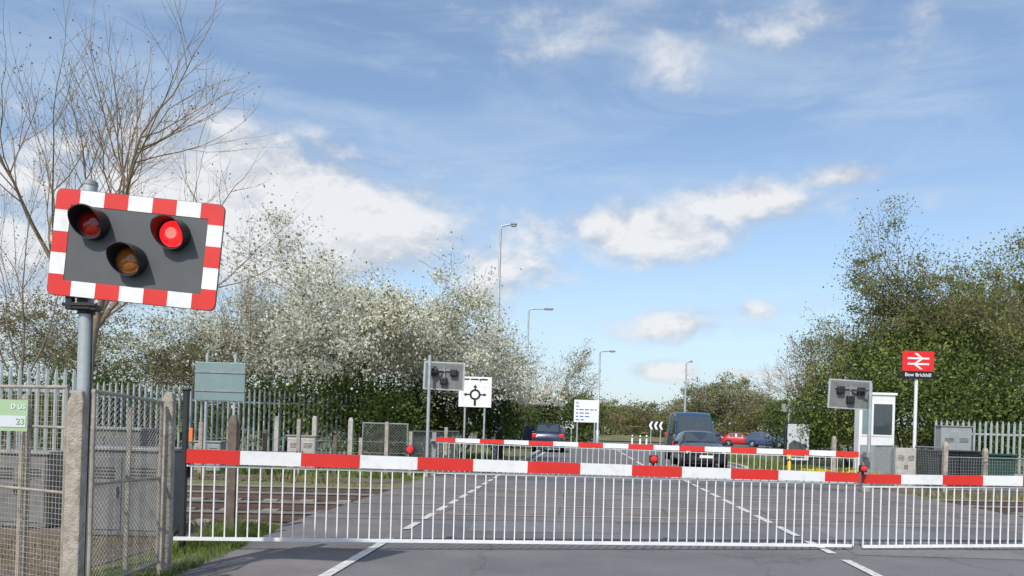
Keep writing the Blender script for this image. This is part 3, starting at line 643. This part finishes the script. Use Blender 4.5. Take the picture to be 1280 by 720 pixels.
for px,Y in((800,70),(808,72),(790,74)):
    g=gp(px,Y); t=thing('bollard','short white bollard on the verge before the roundabout','bollard',g,group='white bollards before the roundabout')
    b=MB(); b.limb([(0,0,0),(0,0,.9),(0,0,.98)],[.09,.08,.03],10); b.build('post',M['white_clean'],t,world=False,smooth=40); b=MB(); b.limb([(0,0,.7),(0,0,.82)],[.092,.092],10); b.build('band',M['steel_dark'],t,world=False,smooth=40)
def lamp(px,top,Y,armpx,label):
    q=at(px,top,Y); t=thing('street_lamp',label,'street lamp',(q.x,q.y,0)); hz=q.z; al=armpx*Y/F; k=max(1,Y/45)
    b=MB()
    b.limb([(0,0,0),(0,0,1.3),(0,0,1.35),(0,0,hz-.25),(0.05,0,hz-.06),(.3,0,hz),(al*.7,0,hz+.03)],[q_*k for q_ in(.11,.11,.07,.05,.045,.04,.035)],10); b.build('pole',M['galv'],t,world=False,smooth=50)
    b=MB(); b.box((al*.86,0,hz+.03),(abs(al)*.4,.26,.1*k)); l=b.build('lamp_head',M['galv_dull'],t,world=False,bevel=.03)
    b=MB(); b.box((al*.86,0,hz-.03*k-.01),(abs(al)*.3,.2,.03)); b.build('diffuser',M['headlight'],l,world=False,bevel=.01)
lamp(626,281,33,19,'tallest street lamp standing right of the blossom trees')
lamp(661,386,52,29,'street lamp second from the left beyond the far barrier')
lamp(750,439,70,18,'slender street lamp right of the blue lettered sign')
lamp(858,452,85,7,'farthest street lamp above the dark van')
lamp(703,488,90,8,'small far street lamp left of the blue lettered sign')
# ------------------------------------------------------------ RIGHT side
c=at(1147.5,455,24); pz=24/F
t=thing('station_sign','red railway station sign with a white double arrow on a white pole','station sign',(c.x,c.y,0))
b=MB(); b.tube((0,.07,-.03),(0,.07,c.z+.4),.05,.05,12); b.build('pole',M['white'],t,world=False,smooth=40)
w=39*pz; b=MB(); zt=at(1147,439,24).z; zm=at(1147,464,24).z; zb=at(1147,473.5,24).z
b.box((0,0,(zt+zm)/2),(w,.04,zt-zm)); b.build('red_panel',M['rail_red'],t,world=False)
b=MB(); b.box((0,-.002,(zm+zb)/2-.002),(w,.044,zm-zb-.006)); b.build('name_panel',M['blk_txt'],t,world=False)
text('Bow Brickhill',.155,M['white_clean'],t,(0,-.027,(zm+zb)/2),bold=.0015)
b=MB(); zc=(zt+zm)/2; y=-.023; k=.145
def LQ(pts,yy): b.poly([(x*k,yy,zc+z*k) for x,z in pts])
LQ([(-2.35,.42),(2.35,.42),(2.35,.80),(-2.35,.80)],y); LQ([(-2.35,-.80),(2.35,-.80),(2.35,-.42),(-2.35,-.42)],y)
LQ([(-1.0,1.75),(-.35,1.75),(1.15,.6),(.5,.6)][::-1],y-.002); LQ([(.5,.6),(1.15,.6),(-.5,-.6),(-1.15,-.6)][::-1],y-.003); LQ([(-1.15,-.6),(-.5,-.6),(1.0,-1.75),(.35,-1.75)][::-1],y-.002)
b.build('double_arrow',M['white_clean'],t,world=False)
g=gp(1091,28); t=thing('station_cabin','white flat roofed cabin with a dark window beside the right far signal','cabin',g)
b=MB(); b.box((0,0,1.5),(1.3,.4,3.0)); b.build('wall',M['white'],t,world=False,bevel=.015)
b=MB(); b.box((0,0,3.03),(1.4,.5,.09)); b.build('roof',M['white_clean'],t,world=False,bevel=.01)
b=MB(); b.box((.2,-.21,2.1),(.78,.02,1.25)); f=b.build('window',M['white_clean'],t,world=False); b=MB(); b.box((.2,-.223,2.1),(.68,.012,1.12)); b.build('pane',M['glass'],f,world=False)
b=MB(); b.box((-.42,-.21,2.1),(.34,.02,1.25)); f=b.build('window',M['white_clean'],t,world=False); b=MB(); b.box((-.42,-.223,2.1),(.26,.012,1.12)); b.build('pane',M['signback'],f,world=False)
b=MB(); b.box((0,-.215,.6),(1.2,.02,1.1)); b.build('lower_panel',M['cab'],t,world=False)
cabinet(1190,25,1.0,.35,1.85,'tall grey cabinet right of the station sign pole')
cabinet(1128,22.3,.6,.3,1.15,'pale concrete cabinet between the far barrier and the station sign',m='conc_pale',roof=False)
g0=gp(1092,21);g1=gp(1118,22.4); meshfence((g0.x,g0.y,0),(g1.x,g1.y,0),.05,1.2,'mesh_fence','short mesh fence below the white cabin',.07,False,.02,r=.003)
g0=gp(1143,22.4);g1=gp(1180,21.2); meshfence((g0.x,g0.y,0),(g1.x,g1.y,0),.05,1.2,'mesh_fence','short mesh fence right of the pale concrete cabinet',.07,False,.02,r=.003)
g0=gp(1183,21);g1=gp(1330,22); meshfence((g0.x,g0.y,0),(g1.x,g1.y,0),.05,.95,'mesh_fence','low mesh fence at the right edge in front of the bins',.09,False,.016,r=.0028)
for px,Y,tp,lb in((1041,24,545,'short grey post below the right far signal'),(1180,21,552,'concrete post at the left end of the low right mesh fence'),(1230,21.5,560,'concrete post in the middle of the low right mesh fence')): conc_post(px,Y,tp,.12,lb)
def bin_(px,Y,w,h,m,label):
    g=gp(px,Y); t=thing('wheelie_bin',label,'bin',g)
    b=MB(); P=[(-w*.42,-.3,.05),(w*.42,-.3,.05),(w*.42,.3,.05),(-w*.42,.3,.05),(-w/2,-.36,h),(w/2,-.36,h),(w/2,.36,h),(-w/2,.36,h)]
    b.add(P,[(3,2,1,0),(4,5,6,7),(0,1,5,4),(1,2,6,5),(2,3,7,6),(3,0,4,7)]); b.build('body',M[m],t,world=False,bevel=.03)
    b=MB(); b.box((0,0,h+.035),(w+.05,.8,.06)); b.build('lid',M[m],t,world=False,bevel=.02)
    b=MB(); b.box((0,-.385,h-.06),(w*.8,.04,.04)); b.build('handle',M['black'],t,world=False)
    for s in(-1,1):
        b=MB(); b.limb([(s*w*.4-.03,.3,.1),(s*w*.4+.03,.3,.1)],[.1,.1],12); b.build('wheel',M['tyre'],t,world=False)
bin_(1170,23,.95,1.05,'binb','wide black bin left of the other bins below the station cabinet'); bin_(1203,23.2,.6,1.05,'binb','narrow black bin in the middle of the bins on the right'); bin_(1241,23.4,1.0,.98,'bing','dark green bin at the right edge behind the low mesh fence')
g=gp(996,36); t=thing('poster_stand','freestanding poster panel with dark lower half and pale top','poster stand',g)
b=MB(); b.box((0,0,1.05),(1.25,.14,1.95)); b.build('frame',M['steel_dark'],t,world=False,bevel=.03)
b=MB(); b.box((.0,-.075,1.1),(1.02,.01,1.7)); f=b.build('poster',M['poster'],t,world=False)
b=MB(); b.plate([(-.45,-.085,.35),(.3,-.085,.35),(.42,-.085,.95),(-.2,-.085,1.2),(-.45,-.085,1.0)],.003); b.build('dark_shape',M['board'],f,world=False)
for s in(-.42,.42): b=MB(); b.box((s,0,.05),(.1,.12,.16)); b.build('leg',M['steel_dark'],t,world=False)
t,c,w,h=signboard('road_sign','back of a small grey sign above the poster stand',987,510,44,20,10,M['cab'],(0,),pz=3.2)
g=gp(986,25.5); t=thing('bollard','short yellow post beyond the far barrier','bollard',g); b=MB(); b.limb([(0,0,0),(0,0,.75),(0,0,.8)],[.06,.06,.03],10); b.build('post',M['yellow'],t,world=False,smooth=40); b=MB(); b.limb([(0,0,.55),(0,0,.63)],[.062,.062],10); b.build('band',M['steel_dark'],t,world=False,smooth=40)
# ------------------------------------------------------------ VEHICLES
CARS={
'hatch':[(-2.1,.30,.60,.64,.74,.50),(-1.98,.2,.70,.76,.84,.60),(-1.25,.18,.86,.93,.89,.66),(-.85,.18,.92,1.0,.9,.70),(-.15,.18,.94,1.40,.9,.60),(.5,.18,.95,1.46,.9,.61),(1.3,.18,.96,1.40,.89,.60),(1.85,.2,.95,1.02,.86,.64),(2.02,.25,.88,.92,.84,.62),(2.1,.35,.66,.7,.78,.55)],
'estate':[(-2.2,.32,.68,.74,.78,.55),(-2.08,.24,.80,.88,.88,.64),(-1.3,.22,.98,1.06,.93,.70),(-.85,.22,1.03,1.12,.94,.74),(-.2,.22,1.05,1.55,.94,.66),(.5,.22,1.06,1.64,.94,.67),(1.5,.22,1.07,1.6,.93,.66),(2.02,.24,1.05,1.14,.91,.70),(2.14,.26,.95,1.0,.9,.68),(2.2,.35,.7,.74,.84,.6)],
'van':[(-2.5,.34,.82,.9,.86,.66),(-2.38,.25,1.0,1.12,.94,.74),(-1.85,.22,1.18,1.28,.98,.78),(-1.6,.22,1.24,1.36,.98,.82),(-.85,.22,1.26,2.22,.98,.80),(-.4,.22,1.27,2.36,.98,.82),(1.8,.22,1.27,2.36,.98,.82),(2.4,.25,1.25,2.30,.97,.80),(2.5,.3,1.2,2.2,.95,.76)]}
def car(kind,name,label,cat,x,y,rz,paint,group=None,door=False):
    st=CARS[kind]; t=thing(name,label,cat,(x,y,0),rz,group)
    def ring(s):
        yy,zl,zb,zt,w,wt=s
        half=[(w*.86,zl),(w,zl+.18*(zb-zl)),(w*1.01,zl+.6*(zb-zl)),(w*.97,zb),(wt*1.03,zt-.03*(1 if zt-zb>.2 else .3)),(wt*.85,zt+.015),(0,zt+.04)]
        return [Vector((a,yy,b)) for a,b in half]+[Vector((-a,yy,b)) for a,b in reversed(half[:-1])]
    rings=[ring(s) for s in st]; n=len(rings[0]); b=MB(); vs=[v for r_ in rings for v in r_]
    fs=[(i*n+k,i*n+(k+1)%n,(i+1)*n+(k+1)%n,(i+1)*n+k) for i in range(len(rings)-1) for k in range(n)]
    fs+=[tuple(reversed(range(n))),tuple(range((len(rings)-1)*n,len(rings)*n))]
    b.add(vs,fs); body=b.build('body',paint,t,world=False,smooth=32)
    def glass(nm,q,par=t,ins=.88,off=.012,m='glass'):
        c=sum(q,Vector())/4; nr=(q[1]-q[0]).cross(q[3]-q[0])
        if nr.length<1e-6: nr=(q[2]-q[0]).cross(q[3]-q[0])
        nr.normalize()
        if nr.dot(c-Vector((0,0,.8)))<0: nr=-nr
        b=MB(); b.poly([c+(p-c)*ins+nr*off for p in q]); return b.build(nm,M[m],par,world=False)
    Rg=rings; ci=3; a=Rg[3];c_=Rg[4]
    glass('windscreen',[a[4],a[8],c_[8],c_[4]],off=.045,ins=.9)
    last=6 if kind!='van' else 5
    for s in(4,8):
        o=3 if s==4 else 9
        for i in range(ci,last): glass('side_window',[Rg[i][o],Rg[i+1][o],Rg[i+1][s],Rg[i][s]],ins=.84,off=.015)
    if kind!='van': 
        glass('rear_window',[Rg[6][4],Rg[6][8],Rg[7][8],Rg[7][4]],off=.045,ins=.88); glass('side_window',[Rg[6][3],Rg[7][3],Rg[7][4],Rg[6][4]],ins=.7,off=.015); glass('side_window',[Rg[6][9],Rg[7][9],Rg[7][8],Rg[6][8]],ins=.7,off=.015)
    y0=st[0][0]; y1=st[-1][0]; wb=st[3][4]; wr=.32 if kind!='van' else .34
    for sx in(-1,1):
        for yy in(y0+.82,y1-.78):
            b=MB(); xo=sx*wb
            ar=MB(); ar.limb([(xo-sx*.05,yy,wr+.02),(xo+sx*.018,yy,wr+.02)],[wr+.07,wr+.06],22); ar.build('wheel_arch',M['black'],t,world=False)
            b.limb([(xo-sx*.2,yy,wr),(xo,yy,wr),(xo+sx*.03,yy,wr)],[wr,wr,wr*.93],22); wh=b.build('wheel',M['tyre'],t,world=False,smooth=40)
            b=MB(); b.limb([(xo+sx*.025,yy,wr),(xo+sx*.036,yy,wr)],[wr*.66,wr*.6],18); b.build('rim',M['alloy'],wh,world=False)
    zb=st[1][2]; w=st[1][4]
    for sx in(-1,1):
        b=MB(); b.box((sx*w*.74,y0+.10,zb-.07),(w*.38,.12,.15),Matrix.Rotation(R(-sx*18),3,'Z')); b.build('headlight',M['headlight'],t,world=False,bevel=.03)
        zz=st[-2][2]; wq=st[-2][4]
        b=MB(); b.box((sx*wq*.86,y1-.10,zz-.02),(wq*.3,.12,.26)); b.build('tail_light',M['tail'],t,world=False,bevel=.03)
        b=MB(); b.box((sx*(wb+.10),st[ci][0]+.25,st[ci][2]+.06),(.2,.1,.15)); b.build('mirror',paint if kind!='van' else M['black'],t,world=False,bevel=.03)
    b=MB(); b.box((0,y0,zb-.13),(w*.9,.06,.14)); b.build('grille',M['black'],t,world=False,bevel=.02)
    b=MB(); b.box((0,y0,.36),(w*1.3,.07,.14)); b.build('bumper_vent',M['black'],t,world=False,bevel=.02)
    b=MB(); b.box((0,y0-.045,.47),(.52,.015,.11)); b.build('number_plate',M['plate_w'],t,world=False)
    b=MB(); b.box((0,y1+.012,.58 if kind!='van' else .8),(.52,.015,.11)); b.build('number_plate',M['plate_y'],t,world=False)
    if door:
        b=MB(); b.add([(.95,-.75,.3),(1.65,-.15,.3),(1.65,-.15,1.05),(.95,-.75,1.05),(1.5,-.22,1.5),(1.0,-.6,1.5)],[(0,1,2,3),(3,2,4,5)]); o=b.build('open_door',paint,t,world=False); sm=o.modifiers.new('s','SOLIDIFY'); sm.thickness=.06
    return t
def paint(nm,c,metal=.3): 
    m=mat(nm,c,.25,metal,var=.06,scale=2); m.node_tree.nodes['Principled BSDF'].inputs['Coat Weight'].default_value=.6; return m
PB=paint('black_car_paint',(.02,.022,.026)); PV=paint('dark_blue_van_paint',(.022,.062,.11),.1); PR=paint('red_car_paint',(.5,.02,.02)); PS=paint('blue_car_paint',(.05,.08,.16),.2); PD=paint('dark_estate_paint',(.022,.028,.06))
d=math.atan(.09)
g=gp(872,32); car('hatch','parked_car','black hatchback waiting behind the far barrier in front of the dark van','car',g.x,g.y,-d,PB)
g=gp(862,37.5); car('van','panel_van','dark blue panel van waiting behind the black hatchback','van',g.x,g.y,-d,PV)
g=gp(686,46); car('estate','parked_car','dark estate car with red tail lights and its left door open','car',g.x,g.y,R(180)-d,PD,door=True)
g=gp(897,86); car('hatch','parked_car','dark car left of the distant red car','car',g.x,g.y,R(65),PB)
g=gp(926,84); car('hatch','parked_car','small red car in the distant queue','car',g.x,g.y,R(72),PR)
g=gp(959,82); car('estate','parked_car','dark blue car right of the distant red car','car',g.x,g.y,R(60),PS)
g=gp(975,90); car('hatch','parked_car','dark car at the right end of the distant queue','car',g.x,g.y,R(80),PB)
# ------------------------------------------------------------ WORLD
Sv=Vector((-.28,-.72,.78)).normalized()
el=math.asin(Sv.z); az=math.atan2(Sv.x,Sv.y)
wd=bpy.data.worlds.new('World'); bpy.context.scene.world=wd; wd.use_nodes=True; n=wd.node_tree; N=n.nodes; L=n.links; N.clear()
out=N.new('ShaderNodeOutputWorld'); bg=N.new('ShaderNodeBackground'); bg.inputs[1].default_value=.15; L.new(bg.outputs[0],out.inputs[0])
sky=N.new('ShaderNodeTexSky'); sky.sky_type='NISHITA'; sky.sun_disc=False; sky.sun_elevation=el; sky.sun_rotation=az; sky.air_density=1.0; sky.dust_density=1.0; sky.ozone_density=1.6
tc=N.new('ShaderNodeTexCoord'); dirv=tc.outputs['Generated']
def math_(op,a,b=None,c=None,clamp=False):
    m=N.new('ShaderNodeMath'); m.operation=op; m.use_clamp=clamp
    for i,v in enumerate((a,b,c)):
        if v is None: continue
        if isinstance(v,(int,float)): m.inputs[i].default_value=v
        else: L.new(v,m.inputs[i])
    return m.outputs[0]
def vm(op,a,b):
    m=N.new('ShaderNodeVectorMath'); m.operation=op
    for i,v in enumerate((a,b)):
        if v is None: continue
        if isinstance(v,(tuple,Vector)): m.inputs[i].default_value=tuple(v)
        else: L.new(v,m.inputs[i])
    return m
def noise(vec,sc,det=7,ro=.6,dist=0.0):
    z=N.new('ShaderNodeTexNoise'); z.inputs['Scale'].default_value=sc; z.inputs['Detail'].default_value=det; z.inputs['Roughness'].default_value=ro; z.inputs['Distortion'].default_value=dist; L.new(vec,z.inputs['Vector']); return z.outputs['Fac']
def mrange(v,a,b,c=0,d=1,smooth=True):
    m=N.new('ShaderNodeMapRange'); m.interpolation_type='SMOOTHSTEP' if smooth else 'LINEAR'
    for i,q in enumerate((a,b,c,d)): m.inputs[1+i].default_value=q
    L.new(v,m.inputs[0]); return m.outputs[0]
def blob(px,py,rx_,rz_,s):
    d0=(at(px,py,1)-Vector((0,0,H))).normalized()
    v=vm('SUBTRACT',dirv,d0).outputs[0]; v=vm('MULTIPLY',v,(F/rx_,1.5,F/rz_)).outputs[0]; l=vm('LENGTH',v,None).outputs['Value']
    return math_('MULTIPLY',math_('SUBTRACT',1,l),s)
blobs=[(300,265,300,95,1.35),(150,250,150,60,.9),(770,290,190,45,.75),(930,255,120,34,.6),(1045,222,60,16,.6),(840,408,100,26,.6),(828,463,45,14,.6),(945,386,30,14,.5),(940,468,50,10,.6),(960,45,210,34,.22),(60,340,120,90,.6),(640,330,120,50,.45)]
den=None
for q in blobs:
    v=math_('MAXIMUM',blob(*q),-1.0)
    den=v if den is None else math_('MAXIMUM',den,v)
stretch=vm('MULTIPLY',dirv,(1,1,1.7)).outputs[0]
nz=noise(stretch,7.5,8,.6,.2)
up=vm('ADD',stretch,(-.008,-.0,.035)).outputs[0]; nz2=noise(up,7.5,5,.6,.2)
dd=math_('ADD',math_('MULTIPLY',den,.95),math_('MULTIPLY',math_('SUBTRACT',nz,.5),1.9))
cover=mrange(dd,-.08,.52)
relief=mrange(math_('SUBTRACT',nz,nz2),-.12,.10)
shade=math_('ADD',math_('MULTIPLY',relief,.5),math_('MULTIPLY',mrange(dd,.0,.8),.5))
cc=N.new('ShaderNodeValToRGB'); cc.color_ramp.elements[0].color=(.54,.60,.69,1); cc.color_ramp.elements[1].color=(.92,.93,.95,1); cc.color_ramp.elements[0].position=.12; cc.color_ramp.elements[1].position=.8; L.new(shade,cc.inputs[0])
ccm=vm('MULTIPLY',cc.outputs[0],(6.3,6.3,6.3)).outputs[0]
wv=N.new('ShaderNodeMapping'); wv.inputs['Rotation'].default_value=(0,R(14),0); wv.inputs['Scale'].default_value=(1.6,1.6,7); L.new(dirv,wv.inputs[0])
wi=mrange(noise(wv.outputs[0],2.2,7,.6,.8),.34,.76,.06,.6)
sep=N.new('ShaderNodeSeparateXYZ'); L.new(dirv,sep.inputs[0]); hz_=mrange(sep.outputs[2],.0,.34,.6,0)
wi=math_('MAXIMUM',wi,hz_)
skb=vm('MULTIPLY',sky.outputs[0],(1.15,1.17,1.17)).outputs[0]
mx1=N.new('ShaderNodeMix'); mx1.data_type='RGBA'; L.new(wi,mx1.inputs[0]); L.new(skb,mx1.inputs[6]); mx1.inputs[7].default_value=(3.7,4.55,5.6,1)
mx2=N.new('ShaderNodeMix'); mx2.data_type='RGBA'; L.new(math_('MULTIPLY',cover,.94),mx2.inputs[0]); L.new(mx1.outputs[2],mx2.inputs[6]); L.new(ccm,mx2.inputs[7])
L.new(mx2.outputs[2],bg.inputs[0])
su=bpy.data.lights.new('sun','SUN'); su.energy=3.8; su.angle=R(.8); su.color=(1,.95,.88); so=bpy.data.objects.new('sun',su); C.objects.link(so); so.rotation_euler=Sv.to_track_quat('Z','Y').to_euler()
cam=bpy.data.cameras.new('camera'); co=bpy.data.objects.new('camera',cam); C.objects.link(co)
cam.sensor_fit='HORIZONTAL'; cam.sensor_width=36; cam.lens=36*F/1280; cam.shift_y=(CY-360)/1280; cam.clip_end=5000; cam.clip_start=.05
co.location=(0,0,H); co.rotation_euler=(Matrix.Rotation(R(90),3,'X')@Matrix.Rotation(ROLL,3,'Z')).to_euler()
sc=bpy.context.scene; sc.camera=co
sc.view_settings.view_transform='Standard'; sc.view_settings.look='None'; sc.view_settings.exposure=0
